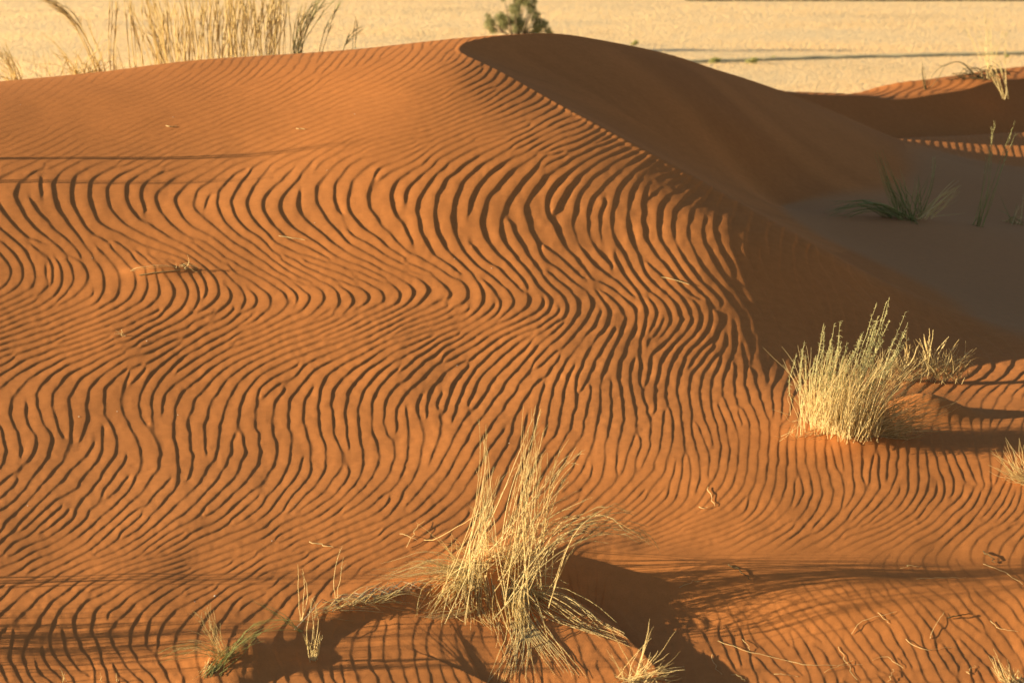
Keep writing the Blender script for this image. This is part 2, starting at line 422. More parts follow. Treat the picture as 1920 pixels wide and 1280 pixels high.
def sand_material():
    m, nt, p = new_mat("red_sand")
    tc = nt.nodes.new("ShaderNodeTexCoord").outputs['Object']
    big = noise_node(nt, .55, 4, .5, tc)
    c1 = ramp(nt, big.outputs[0], [(.3, (.46, .174, .054)), (.55, (.50, .191, .061)), (.75, (.53, .208, .069))])
    grain = noise_node(nt, 900, 2, .7, tc)
    g = ramp(nt, grain.outputs[0], [(.25, (.72, .70, .68)), (.5, (1, 1, 1)), (.78, (1.25, 1.22, 1.2))])
    mid = noise_node(nt, 22, 4, .6, tc)
    g2 = ramp(nt, mid.outputs[0], [(.3, (.93, .92, .91)), (.7, (1.06, 1.06, 1.06))])
    col = mix_col(nt, 'MULTIPLY', .55, c1.outputs[0], g.outputs[0])
    col = mix_col(nt, 'MULTIPLY', 1.0, col, g2.outputs[0])
    spk = noise_node(nt, 170, 2, .8, tc)
    g3 = ramp(nt, spk.outputs[0], [(.24, (.66, .62, .60)), (.38, (.97, .97, .97)), (.62, (1.0, 1.0, 1.0)), (.76, (1.18, 1.18, 1.2))])
    col = mix_col(nt, 'MULTIPLY', .9, col, g3.outputs[0])
    sa = nt.nodes.new("ShaderNodeAttribute"); sa.attribute_name = "slide_streak"
    sr = ramp(nt, sa.outputs['Fac'], [(.15, (.84, .82, .82)), (.5, (1, 1, 1)), (.85, (1.1, 1.08, 1.08))])
    col = mix_col(nt, 'MULTIPLY', .8, col, sr.outputs[0])
    ca = nt.nodes.new("ShaderNodeAttribute"); ca.attribute_name = "painted_skylight"
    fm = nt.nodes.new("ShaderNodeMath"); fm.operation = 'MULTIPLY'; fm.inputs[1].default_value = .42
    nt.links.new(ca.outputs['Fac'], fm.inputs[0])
    col = mix_col(nt, 'MIX', fm.outputs[0], col, (.36, .235, .14))  # greys the hollow floor: skylit shade painted into the sand colour
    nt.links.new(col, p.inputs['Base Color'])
    p.inputs['Roughness'].default_value = .95
    p.inputs['Specular IOR Level'].default_value = .12
    fine = noise_node(nt, 260, 3, .7, tc)
    b = nt.nodes.new("ShaderNodeBump")
    b.inputs['Strength'].default_value = .5
    b.inputs['Distance'].default_value = .0016
    nt.links.new(fine.outputs[0], b.inputs['Height'])
    nt.links.new(b.outputs[0], p.inputs['Normal'])
    return m
SAND = sand_material()

# ------------------------------------------------------------------ mesh builders
def grid_mesh(name, X, Y, Zg, mat):
    ni, nj = X.shape
    co = np.stack([X, Y, Zg], -1).astype(np.float32).reshape(-1)
    idx = np.arange(ni * nj, dtype=np.int32).reshape(ni, nj)
    q = np.stack([idx[:-1, :-1], idx[1:, :-1], idx[1:, 1:], idx[:-1, 1:]], -1).reshape(-1)
    me = bpy.data.meshes.new(name)
    me.vertices.add(ni * nj); me.vertices.foreach_set('co', co)
    nq = (ni - 1) * (nj - 1)
    me.loops.add(nq * 4); me.loops.foreach_set('vertex_index', q.astype(np.int32))
    me.polygons.add(nq)
    me.polygons.foreach_set('loop_start', np.arange(0, nq * 4, 4, dtype=np.int32))
    me.polygons.foreach_set('use_smooth', np.ones(nq, bool))
    me.update(calc_edges=True)
    me.materials.append(mat)
    o = bpy.data.objects.new(name, me)
    COL.objects.link(o)
    return o

gzx = np.gradient(ZB, axis=0) / (np.gradient(uu)[:, None] * YY)
gzy = np.gradient(ZB, axis=1) / np.gradient(yy)[None, :]
skylight_mask = blend * smooth01((.34 - np.hypot(gzx, gzy) + .03 * noise2(NI, NJ, 30, 40, 51)) / .14) * smooth01((XX - 1.0) / .4)  # flat hollow floor, where the sky-grey tone is painted in
dune = grid_mesh("dune", XX, YY, Z, SAND)
sp = np.random.default_rng(77).standard_normal(400)
sp = np.convolve(sp, [.25, .5, .25], 'same')
streak = np.interp((par * 150 + sd * .35 + .5 * noise2(NI, NJ, 14, 18, 78)) % 399, np.arange(400), sp) * blend * smooth01(sd / .3) * (1 - skylight_mask)
a2_ = dune.data.attributes.new("slide_streak", 'FLOAT', 'POINT')
a2_.data.foreach_set('value', (0.5 + .25 * streak).astype(np.float32).reshape(-1))
at_ = dune.data.attributes.new("painted_skylight", 'FLOAT', 'POINT')
at_.data.foreach_set('value', skylight_mask.astype(np.float32).reshape(-1))
dune['kind'] = 'structure'

# ------------------------------------------------------------------ second dune at the back right
BR2 = catmull([at(*b) for b in [(1380, 168, 16.9), (1480, 174, 17.8), (1600, 183, 18.6), (1700, 186, 19.2), (1800, 170, 19.8), (1850, 157, 20.2), (1920, 146, 20.8), (2100, 118, 22.4), (2400, 95, 25)]], 6)
n2i, n2j = 420, 420
u2 = np.linspace(.11, .52, n2i); y2 = np.linspace(17.0, 27, n2j)
X2 = u2[:, None] * y2[None, :]; Y2 = np.broadcast_to(y2[None, :], X2.shape).copy()
d2, p2 = poly_dist(X2, Y2, BR2)
front = inside(X2, Y2, np.concatenate([BR2[:, :2], [[16, 15], [1.0, 15]]]))
bz = np.interp(p2, np.linspace(0, 1, len(BR2)), BR2[:, 2])
grow = np.interp(p2, [0, .125, .25, .375, .5, .75, 1], [.02, .07, .09, .07, .05, .05, .05])
zf2 = bz - .62 * d2
floor2 = CAMZ - 2.25
zf2 = np.maximum(zf2, floor2 + .25 * np.exp(-(np.maximum(zf2, floor2) - floor2) / .1) * .3)
zb2 = bz + grow * d2 - .095 * d2 ** 2 - np.maximum(d2 - 1.3, 0) ** 2 * .2
Z2 = np.where(front, zf2, np.maximum(zb2, -.3))
w2 = noise2(n2i, n2j, 14, 20, 31)
ph2 = (X2 * .93 - Y2 * .35 + .06 * w2) / .13
fr = ph2 % 1.0
Z2 += np.where(front, 0, .014) * smooth01(d2 / .15) * .45 * np.where(fr < .75, fr / .75, (1 - fr) / .25) + .012 * noise2(n2i, n2j, 20, 24, 32)
o = grid_mesh("background_dune", X2, Y2, Z2, SAND); o['kind'] = 'structure'

# ------------------------------------------------------------------ the plain
def plain_material():
    m, nt, p = new_mat("pale_plain")
    tc = nt.nodes.new("ShaderNodeTexCoord").outputs['Object']
    big = noise_node(nt, .045, 5, .6, tc)
    c = ramp(nt, big.outputs[0], [(.30, (.74, .555, .34)), (.45, (.86, .66, .42)), (.7, (.90, .70, .45))])
    sm = noise_node(nt, .8, 4, .65, tc)
    g = ramp(nt, sm.outputs[0], [(.28, (.72, .70, .66)), (.5, (1, 1, 1)), (.8, (1.08, 1.07, 1.05))])
    nt.links.new(mix_col(nt, 'MULTIPLY', .8, c.outputs[0], g.outputs[0]), p.inputs['Base Color'])
    p.inputs['Roughness'].default_value = 1
    p.inputs['Specular IOR Level'].default_value = .05
    return m
gx = np.sinh(np.linspace(-7.2, 7.2, 161)) * 3.2
gy = np.concatenate([np.linspace(-400, 20, 20), np.linspace(24, 300, 120), 300 * np.exp(np.linspace(.05, 2.8, 60))])
GX, GY = np.meshgrid(gx, gy, indexing='ij')
GZ = .012 * noise2(len(gx), len(gy), 40, 60, 41) * smooth01((GY - 30) / 20) * smooth01((600 - GY) / 300)
o = grid_mesh("plain", GX, GY, GZ, plain_material()); o['kind'] = 'structure'

def ground_at(px, py, z=0.0):
    dx, dy, dz = ray(px, py)
    t = (z - CAMZ) / dz
    return np.array([dx * t, dy * t, z])

# low cut bank of a dry channel crossing the plain
line = catmull([ground_at(px, py) for px, py in [(1150, 122), (1340, 118), (1500, 113), (1700, 108), (1920, 103), (2200, 98)]], 12)
nb = 400
tb = np.linspace(0, len(line) - 1, nb)
lx = np.interp(tb, np.arange(len(line)), line[:, 0]); ly = np.interp(tb, np.arange(len(line)), line[:, 1])
prof_d = np.array([-.25, -.05, .0, .05, .10, .16, .4, 1.0, 1.8, 2.8, 3.8, 5]); prof_z = .4 * np.array([-.1, -.02, .0, .14, .27, .33, .34, .33, .27, .12, .0, -.1])
jit = .05 * noise2(nb, len(prof_d), 90, 6, 42)
hh = 1 + .12 * noise2(nb, 1 * len(prof_d), 50, 2, 43)
BX = lx[:, None] + 0 * prof_d; BY = ly[:, None] + prof_d[None, :] + jit; BZ = prof_z[None, :] * hh
BANK, nt, p = new_mat("bank_earth")
tc = nt.nodes.new("ShaderNodeTexCoord").outputs['Object']
nn = noise_node(nt, 1.2, 4, .6, tc)
nt.links.new(ramp(nt, nn.outputs[0], [(.3, (.50, .39, .23)), (.7, (.74, .57, .31))]).outputs[0], p.inputs['Base Color'])
p.inputs['Roughness'].default_value = 1
o = grid_mesh("channel_bank", BX, BY, BZ, BANK); o['kind'] = 'structure'

# ------------------------------------------------------------------ plant materials
def plant_material(name, stops, trans=.25):
    m = bpy.data.materials.new(name); m.use_nodes = True
    nt = m.node_tree
    p = nt.nodes["Principled BSDF"]
    geo = nt.nodes.new("ShaderNodeNewGeometry")
    c = ramp(nt, geo.outputs['Random Per Island'], stops)
    nt.links.new(c.outputs[0], p.inputs['Base Color'])
    p.inputs['Roughness'].default_value = .6
    p.inputs['Specular IOR Level'].default_value = .25
    tr = nt.nodes.new("ShaderNodeBsdfTranslucent")
    nt.links.new(c.outputs[0], tr.inputs['Color'])
    mx = nt.nodes.new("ShaderNodeMixShader")
    mx.inputs[0].default_value = trans
    nt.links.new(p.outputs[0], mx.inputs[1]); nt.links.new(tr.outputs[0], mx.inputs[2])
    nt.links.new(mx.outputs[0], nt.nodes["Material Output"].inputs[0])
    return m
STRAW = plant_material("dry_straw", [(0, (.74, .57, .28)), (.4, (.85, .69, .38)), (.8, (.91, .78, .48)), (1, (.82, .70, .38))], .42)
OLD = plant_material("old_straw", [(0, (.36, .24, .11)), (.5, (.52, .38, .18)), (1, (.66, .52, .28))], .3)
GREEN = plant_material("green_blade", [(0, (.26, .29, .10)), (.5, (.40, .41, .16)), (1, (.58, .53, .25))], .35)
SEED = plant_material("pale_green_seed", [(0, (.52, .52, .26)), (.5, (.66, .63, .35)), (1, (.78, .72, .42))], .35)
PLUME = plant_material("straw_plume", [(0, (.52, .42, .20)), (.6, (.68, .56, .30)), (1, (.78, .68, .42))], .4)
GREYWOOD = plant_material("grey_root", [(0, (.34, .27, .19)), (.6, (.48, .40, .29)), (1, (.62, .53, .40))], .1)
DARKTWIG = plant_material("dark_twig", [(0, (.05, .04, .02)), (1, (.16, .12, .06))], .05)
LEAF = plant_material("acacia_leaf", [(0, (.15, .155, .075)), (.5, (.27, .27, .13)), (1, (.38, .36, .19))], .4)
BARK = plant_material("bark", [(0, (.12, .09, .06)), (1, (.20, .15, .10))], .0)

PALESTRAW = plant_material("pale_straw", [(0, (.74, .58, .29)), (.5, (.84, .69, .38)), (1, (.90, .78, .48))], .5)

class Strands:
    """many tapering three-sided strands collected in one mesh"""
    def __init__(self):
        self.v, self.f = [], []
        self.n = 0
    def add(self, pts, r0, r1):
        pts = np.asarray(pts, float)
        k = len(pts)
        t = np.gradient(pts, axis=0)
        t /= np.linalg.norm(t, axis=1, keepdims=True) + 1e-12
        ref = np.array([.31, .86, .41]) if abs(t[0] @ np.array([.31, .86, .41])) < .95 else np.array([1., 0, 0])
        a = np.cross(t, ref); a /= np.linalg.norm(a, axis=1, keepdims=True) + 1e-12
        b = np.cross(t, a)
        rr = np.linspace(1, 0, k) ** .7 * (r0 - r1) + r1
        ring = [pts + rr[:, None] * (math.cos(q) * a + math.sin(q) * b) for q in (0, 2.0944, 4.18879)]
        self.v.append(np.stack(ring, 1).reshape(-1, 3))
        n = self.n
        for i in range(k - 1):
            o = n + 3 * i
            self.f += [(o, o + 1, o + 4, o + 3), (o + 1, o + 2, o + 5, o + 4), (o + 2, o, o + 3, o + 5)]
        self.n += 3 * k
    def build(self, name, mat, parent=None, origin=(0, 0, 0)):
        if not self.v:
            return None
        v = np.concatenate(self.v) - np.array(origin)
        me = bpy.data.meshes.new(name)
        me.from_pydata(v.tolist(), [], self.f)
        me.polygons.foreach_set('use_smooth', np.ones(len(self.f), bool))
        me.materials.append(mat)
        o = bpy.data.objects.new(name, me)
        COL.objects.link(o)
        if parent is not None:
            o.parent = parent
        return o

def thing(name, label, cat, loc, group=None):
    o = bpy.data.objects.new(name, None)
    o.empty_display_size = .1
    COL.objects.link(o)
    o.location = tuple(float(c) for c in loc)
    o['label'] = label; o['category'] = cat
    if group: o['group'] = group
    return o
def tag(o, label, cat, group=None):
    o['label'] = label; o['category'] = cat
    if group: o['group'] = group
    return o

def resample(p, k):
    d = np.concatenate([[0], np.cumsum(np.linalg.norm(np.diff(p, axis=0), axis=1))])
    q = np.linspace(0, d[-1], k)
    return np.stack([np.interp(q, d, p[:, c]) for c in range(3)], 1)

def wpath(pts, Yb):
    """traced stem: (px, py, dY) points near ground distance Yb, as a smooth world curve"""
    w = [at(p[0], p[1], Yb + (p[2] if len(p) > 2 else 0)) for p in pts]
    return catmull(w, 6) if len(w) > 2 else np.array(w)

def keep_up(c, eps=.004):
    """lift a strand that would sink below the sand (its first points may root)"""
    c = c.copy()
    for i in range(1, len(c)):
        h = sand_height(c[i, 0], c[i, 1]) + eps
        if c[i, 2] < h:
            c[i, 2] = h
    return c

def bundle(st, pts, Yb, n, base_r, tip_r, r0=.0018, r1=.0004, k=10, lens=(.6, 1.0), wob=.012, lift=True, ysp=1.0):
    c = resample(wpath(pts, Yb), k)
    wob = wob * min(1.0, float(np.linalg.norm(np.diff(c, axis=0), axis=1).sum()) / .35)
    out = []
    for i in range(n):
        L = rng.uniform(*lens)
        q = resample(c, 40)[:max(3, int(40 * L))]
        q = resample(q, k)
        t = np.linspace(0, 1, k)[:, None]
        o0 = rng.normal(0, base_r, 3) * (1, ysp, .3); o1 = rng.normal(0, tip_r, 3)
        bow = rng.normal(0, wob, 3)
        q = q + o0 * (1 - t) + o1 * t ** 1.4 + bow * np.sin(t * np.pi) + rng.normal(0, .0012, (k, 3))
        if lift: q = keep_up(q)
        rv = rng.uniform(.7, 1.25)
        st.add(q, r0 * rv, r1)
        out.append(q)
    return out

def seeds(st, q, frac, n, size, spread=.5, r=.0006):
    """short spikelets along the upper part of a stem"""
    q = resample(q, 40)
    st.add(q[int(39 * (1 - frac)):], r * 1.2, r * .5)
    for i in range(n):
        s = 1 - frac * rng.uniform(0, 1) ** .9
        a = min(int(s * 39), 38)
        p = q[a] + (q[a + 1] - q[a]) * rng.random()
        t = q[a + 1] - q[a]; t /= np.linalg.norm(t) + 1e-9
        d = t + rng.normal(0, spread, 3)
        d /= np.linalg.norm(d)
        L = size * rng.uniform(.6, 1.3)
        st.add(np.array([p, p + d * L * .55, p + d * L + np.array([0, 0, -.1 * L])]), r, r * .4)

def tuft(st, base, n, h, base_r, lean, spread, r0=.0016, k=8, droop=.25):
    """loose blades rising from a small patch"""
    out = []
    for i in range(n):
        bx, by = base[0] + rng.normal(0, base_r[0]), base[1] + rng.normal(0, base_r[1])
        bz = sand_height(bx, by) if by < 23 else base[2]
        L = rng.uniform(*h)
        d = np.array([lean[0] + rng.normal(0, spread), lean[1] + rng.normal(0, spread), 1.0]); d /= np.linalg.norm(d)
        t = np.linspace(0, 1, k)[:, None]
        side = np.array([d[0], d[1], 0])
        q = np.array([bx, by, bz - .01]) + d * L * t + side * L * droop * t ** 2 - np.array([0, 0, 1]) * L * droop * .6 * t ** 2.5 * rng.uniform(.2, 1.6)
        q = q + rng.normal(0, .004 * L / .3, (k, 3)) * t
        q = keep_up(q) if by < 23 else q
        st.add(q, r0 * rng.uniform(.7, 1.3), .0004)
        out.append(q)
    return out

# ------------------------------------------------------------------ front tussock
Yf = 5.85
base = hit(940, 1108)
root = thing("grass_tussock", "large straw-yellow grass tussock sprawling on the sand mound in the foreground", "grass", base)
st, pl, dead = Strands(), Strands(), Strands()
TALL = [
    ([(962, 1100), (978, 985), (998, 850), (1013, 750)], 46, .035, .030, (.55, 1.0)),
    ([(958, 1090), (966, 1000), (966, 880)], 10, .03, .02, (.5, 1.0)),
    ([(885, 1090), (900, 1000), (913, 880), (903, 770)], 14, .03, .015, (.5, 1.0)),
    ([(890, 1095), (902, 1010), (912, 900)], 26, .04, .025, (.4, 1.0)),
    ([(895, 1090), (922, 950), (948, 850)], 12, .03, .03, (.5, 1.0)),
    ([(970, 1090), (1005, 980), (1045, 890), (1098, 832)], 24, .03, .028, (.6, 1.0)),
    ([(975, 1095), (1032, 995, -.02), (1098, 968, -.05), (1150, 958, -.08), (1190, 985, -.1)], 26, .03, .03, (.55, 1.0)),
    ([(985, 1095), (1056, 1012, .02), (1143, 985, .02), (1209, 1005, .0), (1250, 1055, -.03)], 22, .03, .035, (.5, 1.0)),
]
for pts, n, b, t, ln in TALL:
    qs = bundle(st, pts, Yf, max(6, int(n * .72)), b * 2.0, t, lens=ln, ysp=2.2)
    for q in qs[::2]:
        seeds(pl, q, .42, 9, .045, .22, .0007)
LOW = [
    ([(900, 1085), (810, 1064, .02), (745, 1080, .0), (697, 1083, -.02)], 40, .03, .030, (.5, 1.0)),
    ([(885, 1095), (815, 1082, -.02), (760, 1100, -.05)], 16, .03, .03, (.5, 1.0)),
    ([(865, 1075), (838, 1045), (818, 1008)], 7, .02, .02, (.6, 1)),
    ([(890, 1085), (868, 1114, -.10), (863, 1190, -.28)], 36, .035, .05, (.5, 1.0)),
    ([(890, 1080), (833, 1105, -.10), (789, 1178, -.25)], 22, .03, .03, (.6, 1.0)),
    ([(885, 1140, -.15), (835, 1158, -.22), (782, 1158, -.22)], 9, .02, .02, (.7, 1.0)),
    ([(960, 1085), (965, 1158, -.22), (973, 1223, -.40), (960, 1290, -.62), (952, 1345, -.80)], 40, .03, .035, (.6, 1.0)),
    ([(962, 1095), (990, 1180, -.26), (1021, 1245, -.46), (1046, 1298, -.64), (1060, 1335, -.76)], 26, .03, .03, (.65, 1.0)),
    ([(970, 1095), (1034, 1149, -.16), (1100, 1193, -.28), (1180, 1248, -.42)], 17, .03, .025, (.7, 1.0)),
    ([(980, 1105), (1056, 1118, -.10), (1121, 1162, -.22), (1195, 1240, -.38)], 8, .02, .02, (.7, 1.0)),
    ([(895, 1105), (911, 1184, -.24), (940, 1240, -.40)], 16, .02, .02, (.6, 1.0)),
    ([(985, 1085), (1010, 1078), (1040, 1075)], 12, .02, .04, (.5, 1)),
]
for pts, n, b, t, ln in LOW:
    bundle(st, pts, Yf, n, b, t, lens=ln, wob=.02)
tuft(dead, at(925, 1110, 5.82), 50, (.05, .17), (.10, .05), (0, -.3), .9, .0013, 6, .4)
tuft(st, at(925, 1095, 5.85), 70, (.08, .26), (.09, .05), (.05, -.1), .6, .0014, 7, .3)
st.build("blades", STRAW, root, base); pl.build("seed_heads", PLUME, root, base); dead.build("dead_blades", OLD, root, base)

# ------------------------------------------------------------------ tussock at middle right
base = hit(1590, 812)
Ym = float(base[1])
root = thing("grass_tussock", "bushy tussock with pale green seed heads beside the dark dune shadow at the right", "grass", base)
st, pl, sd_, dead = Strands(), Strands(), Strands(), Strands()
TIPS = [(1508, 640), (1545, 606), (1566, 607), (1574, 603), (1588, 640), (1600, 660), (1618, 622), (1645, 571), (1668, 560), (1697, 586), (1684, 626), (1655, 640), (1630, 650), (1640, 610), (1560, 650), (1530, 670)]
for tx, ty in TIPS:
    for k in range(4):
        bx = 1500 + (tx - 1500) * .62 + rng.normal(0, 10)
        by = 800 + rng.uniform(-10, 18)
        ex, ey = tx + rng.normal(0, 5) * (k > 0), ty + (k > 0) * rng.uniform(5, 50)
        pts = [(bx, by, rng.normal(0, .06)), ((bx + ex) / 2 - 6 + rng.normal(0, 4), (by + ey) / 2, rng.normal(0, .05)), (ex, ey, rng.normal(0, .04))]
        q = bundle(st, pts, Ym, 1, .004, .002, k=10, lens=(1, 1), wob=.006)[0]
        seeds(sd_, q, .55, 60, .013, 1.2, .0011)
for i in range(620):
    bx = rng.triangular(1500, 1590, 1660); by = 776 + 46 * math.sin(min(1, (bx - 1500) / 110) * math.pi / 2) + rng.normal(0, 6)
    L = rng.uniform(40, 150) * (1 if bx < 1630 else .8)
    lean = rng.normal(.22 + (bx - 1575) / 420, .28)
    pts = [(bx, by, rng.normal(0, .07)), (bx + lean * L * .45, by - L * .55, rng.normal(0, .07)), (bx + lean * L * 1.15, by - L, rng.normal(0, .09))]
    bundle(st, pts, Ym + rng.normal(0, .05), 1, .004, .004, r0=.0013, k=7, lens=(1, 1), wob=.01)
for i in range(230):
    bx = rng.uniform(1575, 1660); by = rng.uniform(795, 825)
    a = rng.uniform(.05, 1.0); L = rng.uniform(60, 150)
    pts = [(bx, by), (bx + L * .5, by - a * L * .38), (bx + L, by - a * L * .62)]
    bundle(st if rng.random() < .6 else dead, pts, Ym - .02, 1, .01, .02, r0=.0012, k=7, lens=(1, 1), wob=.02)
for i in range(150):
    bx = rng.uniform(1475, 1700); by = rng.uniform(775, 832)
    a = rng.normal(0, 1.2); L = rng.uniform(10, 34)
    bundle(dead if i % 2 else st, [(bx, by), (bx + math.sin(a) * L, by - abs(math.cos(a)) * L)], Ym, 1, .02, .02, r0=.0011, k=5, lens=(1, 1), wob=.01)
bundle(st, [(1530, 770), (1500, 735), (1470, 692)], Ym, 1, .01, .01, r0=.0010, k=8)
bundle(st, [(1640, 820), (1700, 822, -.05), (1690, 836, -.08), (1695, 840, -.1)], Ym, 2, .01, .01, k=8)
st.build("blades", STRAW, root, base); sd_.build("seed_heads", SEED, root, base); dead.build("dead_blades", OLD, root, base)

# dry stubble behind it
base = hit(1740, 716)
Yd = float(base[1])
root = thing("grass_tussock", "sparse dry stubby tussock on a low sand hump behind the green seed-head tussock", "grass", base)
st, dead = Strands(), Strands()
for (bx, by), (tx, ty) in [((1742, 705), (1746, 604)), ((1748, 705), (1733, 627)), ((1730, 700), (1722, 634)), ((1760, 705), (1776, 633)), ((1765, 705), (1801, 637)), ((1772, 708), (1831, 653)),
                           ((1775, 712), (1823, 668)), ((1700, 695), (1700, 640)), ((1752, 700), (1738, 640)), ((1768, 700), (1790, 662)), ((1690, 690), (1712, 645))]:
    bundle(st, [(bx, by), ((bx + tx) / 2 + rng.normal(0, 5), (by + ty) / 2 + 4), (tx, ty)], Yd, 3, .012, .008, r0=.0030, r1=.0012, k=8, lens=(.8, 1), wob=.01)
for i in range(300):
    bx = rng.uniform(1640, 1805); by = 705 + rng.normal(0, 8)
    a = rng.normal(.2, .8); L = rng.uniform(14, 55)
    bundle(st if i % 3 else dead, [(bx, by), (bx + math.sin(a) * L * .6, by - L * .5), (bx + math.sin(a) * L, by - abs(math.cos(a)) * L)], Yd, 1, .02, .02, r0=.0015, k=6, lens=(1, 1), wob=.015)
st.build("blades", STRAW, root, base); dead.build("dead_blades", OLD, root, base)

# ------------------------------------------------------------------ smaller foreground plants
def plant(name, label, cat, basepx, jobs, group=None):
    """jobs: (part, material, points, n, base spread, tip spread, radius, seed count)"""
    b = hit(*basepx)
    r = thing(name, label, cat, b, group)
    parts = {}
    for part, mat, pts, n, bs, ts, rad, sn in jobs:
        s = parts.setdefault(part, (Strands(), mat))[0]
        qs = bundle(s, pts, float(b[1]), n, bs, ts, r0=rad, k=9, lens=(.7, 1.0))
        if sn:
            for q in qs:
                h = Strands(); parts[("seed_head", len(parts))] = (h, PLUME if mat is not GREEN else SEED)
                seeds(h, q, .35, sn, .03, .3, .0006)
    for part, (s, mat) in parts.items():
        s.build(part if isinstance(part, str) else part[0], mat, r, b)
    return r
plant("grass_plant", "small green and straw grass plant leaning over the sand at the lower left", "grass", (415, 1236), [
    ("green_blades", GREEN, [(388, 1290, -.12), (425, 1235, -.02), (470, 1197, .03), (512, 1168, .05)], 17, .022, .020, .0014, 0),
    ("green_blades", GREEN, [(430, 1230), (470, 1180), (530, 1165), (600, 1172)], 8, .01, .012, .0010, 0),
    ("blades", STRAW, [(420, 1228), (395, 1190), (375, 1152)], 9, .012, .02, .0010, 5),
    ("blades", STRAW, [(425, 1228), (405, 1195), (386, 1142)], 6, .012, .02, .0010, 0),
    ("green_blades", GREEN, [(420, 1230), (380, 1216, -.02), (330, 1222, -.03), (285, 1242, -.05)], 10, .015, .02, .0010, 0),
    ("blades", STRAW, [(415, 1230), (375, 1205), (335, 1206)], 10, .015, .02, .0010, 0),
    ("blades", STRAW, [(410, 1240), (395, 1262, -.05), (372, 1290, -.12)], 8, .015, .02, .0011, 0)])
plant("green_grass", "single dark green blade rising from the eroded sand edge", "grass", (556, 1184), [
    ("blade", GREEN, [(562, 1184), (520, 1150), (467, 1122)], 5, .004, .005, .0014, 0)])
plant("grass_stalks", "upright dry stalks with thick split bases under the eroded sand edge", "grass", (588, 1240), [
    ("stalks", STRAW, [(586, 1242), (588, 1160), (577, 1084)], 4, .006, .006, .0016, 4),
    ("stalks", STRAW, [(590, 1240), (597, 1200), (602, 1180)], 5, .006, .006, .0022, 0),
    ("stalks", STRAW, [(586, 1218), (574, 1200), (566, 1190)], 5, .006, .006, .0024, 0)])
plant("grass_stalks", "pair of thin dry stalks standing on the lip of the eroded sand edge", "grass", (565, 1163), [
    ("stalks", STRAW, [(564, 1164), (562, 1100), (558, 1044)], 1, .003, .003, .0014, 0),
    ("stalks", STRAW, [(565, 1164), (568, 1100), (570, 1050)], 2, .003, .003, .0014, 0)])
plant("grass_stalks", "tallest thin stalk growing out of the grey root mat", "grass", (629, 1124), [
    ("stalks", STRAW, [(629, 1125), (635, 1070), (644, 1020)], 2, .003, .004, .0014, 4)])
b = hit(660, 1150)
r = thing("root_mat", "tangle of grey roots and straw blades lying along the eroded sand edge", "grass", b)
s, s2 = Strands(), Strands()
def on_sand(px, py, lift):
    p = hit(px, py); p[2] += lift; return p
for i in range(18):
    x0 = rng.uniform(535, 720); L = rng.uniform(60, 140)
    yl = lambda x: np.interp(x, [520, 560, 600, 640, 720, 800, 860], [1215, 1186, 1162, 1150, 1132, 1116, 1108])
    c = np.array([on_sand(x, yl(x) - 16 + rng.normal(0, 7), .008 + .012 * rng.random()) for x in np.linspace(x0, min(x0 + L, 850), 7)])
    s.add(c, .0016, .0006)
for i in range(52):
    x0 = rng.uniform(580, 740); a = rng.normal(-.3, .5); L = rng.uniform(25, 90)
    y0 = np.interp(x0, [520, 600, 700, 800], [1200, 1155, 1138, 1112]) - rng.uniform(0, 14)
    p0 = on_sand(x0, y0, .006)
    p2 = at(x0 + L, y0 + a * L * .5, p0[1] + .02); p1 = (p0 + p2) / 2 + np.array([0, 0, .03 * rng.random()])
    s2.add(keep_up(resample(catmull([p0, p1, p2], 5), 8)), .0014, .0005)
bundle(s2, [(628, 1125), (680, 1126), (710, 1150)], float(b[1]), 3, .004, .006, k=9)
s.build("roots", GREYWOOD, r, b); s2.build("blades", STRAW, r, b)
plant("grass_tuft", "short spiky straw tuft at the bottom edge right of the large tussock", "grass", (1195, 1279), [
    ("blades", STRAW, [(1185, 1290), (1195, 1255), (1222, 1204)], 16, .02, .05, .0018, 0),
    ("blades", STRAW, [(1190, 1290), (1215, 1262), (1262, 1234)], 16, .02, .04, .0018, 0),
    ("blades", STRAW, [(1195, 1292), (1230, 1275), (1280, 1268)], 14, .02, .03, .0018, 0),
    ("blades", STRAW, [(1180, 1292), (1168, 1270), (1160, 1255)], 8, .02, .03, .0016, 0)])
plant("grass_tuft", "bleached thick-stemmed tuft cut by the bottom right corner", "grass", (1900, 1279), [
    ("blades", STRAW, [(1895, 1300), (1880, 1270), (1862, 1236)], 8, .02, .015, .0024, 0),
    ("blades", STRAW, [(1905, 1300), (1895, 1265), (1880, 1230)], 8, .02, .015, .0024, 0),
    ("blades", STRAW, [(1915, 1300), (1912, 1270), (1905, 1245)], 8, .02, .02, .0022, 0)])
plant("grass_sprout", "tiny pale sprout at the bottom left edge", "grass", (120, 1278), [("blades", STRAW, [(122, 1284), (117, 1266), (112, 1252)], 3, .004, .004, .0014, 0)])
plant("grass_sprout", "tiny forked straw sprout at the bottom edge below the green plant", "grass", (222, 1278), [
    ("blades", STRAW, [(222, 1284), (220, 1274), (217, 1264)], 3, .004, .006, .0014, 0)])
plant("grass_sprout", "single tiny straw stem at the bottom edge left of the forked sprout", "grass", (190, 1278), [("blade", STRAW, [(190, 1284), (189, 1270), (188, 1254)], 1, .003, .003, .0014, 0)])
plant("grass_tuft", "pale dry tuft entering at the right edge on lit rippled sand", "grass", (1918, 905), [
    ("blades", STRAW, [(1945, 905), (1915, 880), (1888, 838)], 30, .03, .05, .0014, 0),
    ("blades", STRAW, [(1945, 905), (1910, 895), (1880, 850)], 24, .03, .04, .0014, 0),
    ("blades", STRAW, [(1945, 910), (1918, 905), (1900, 895)], 24, .03, .03, .0014, 0)])

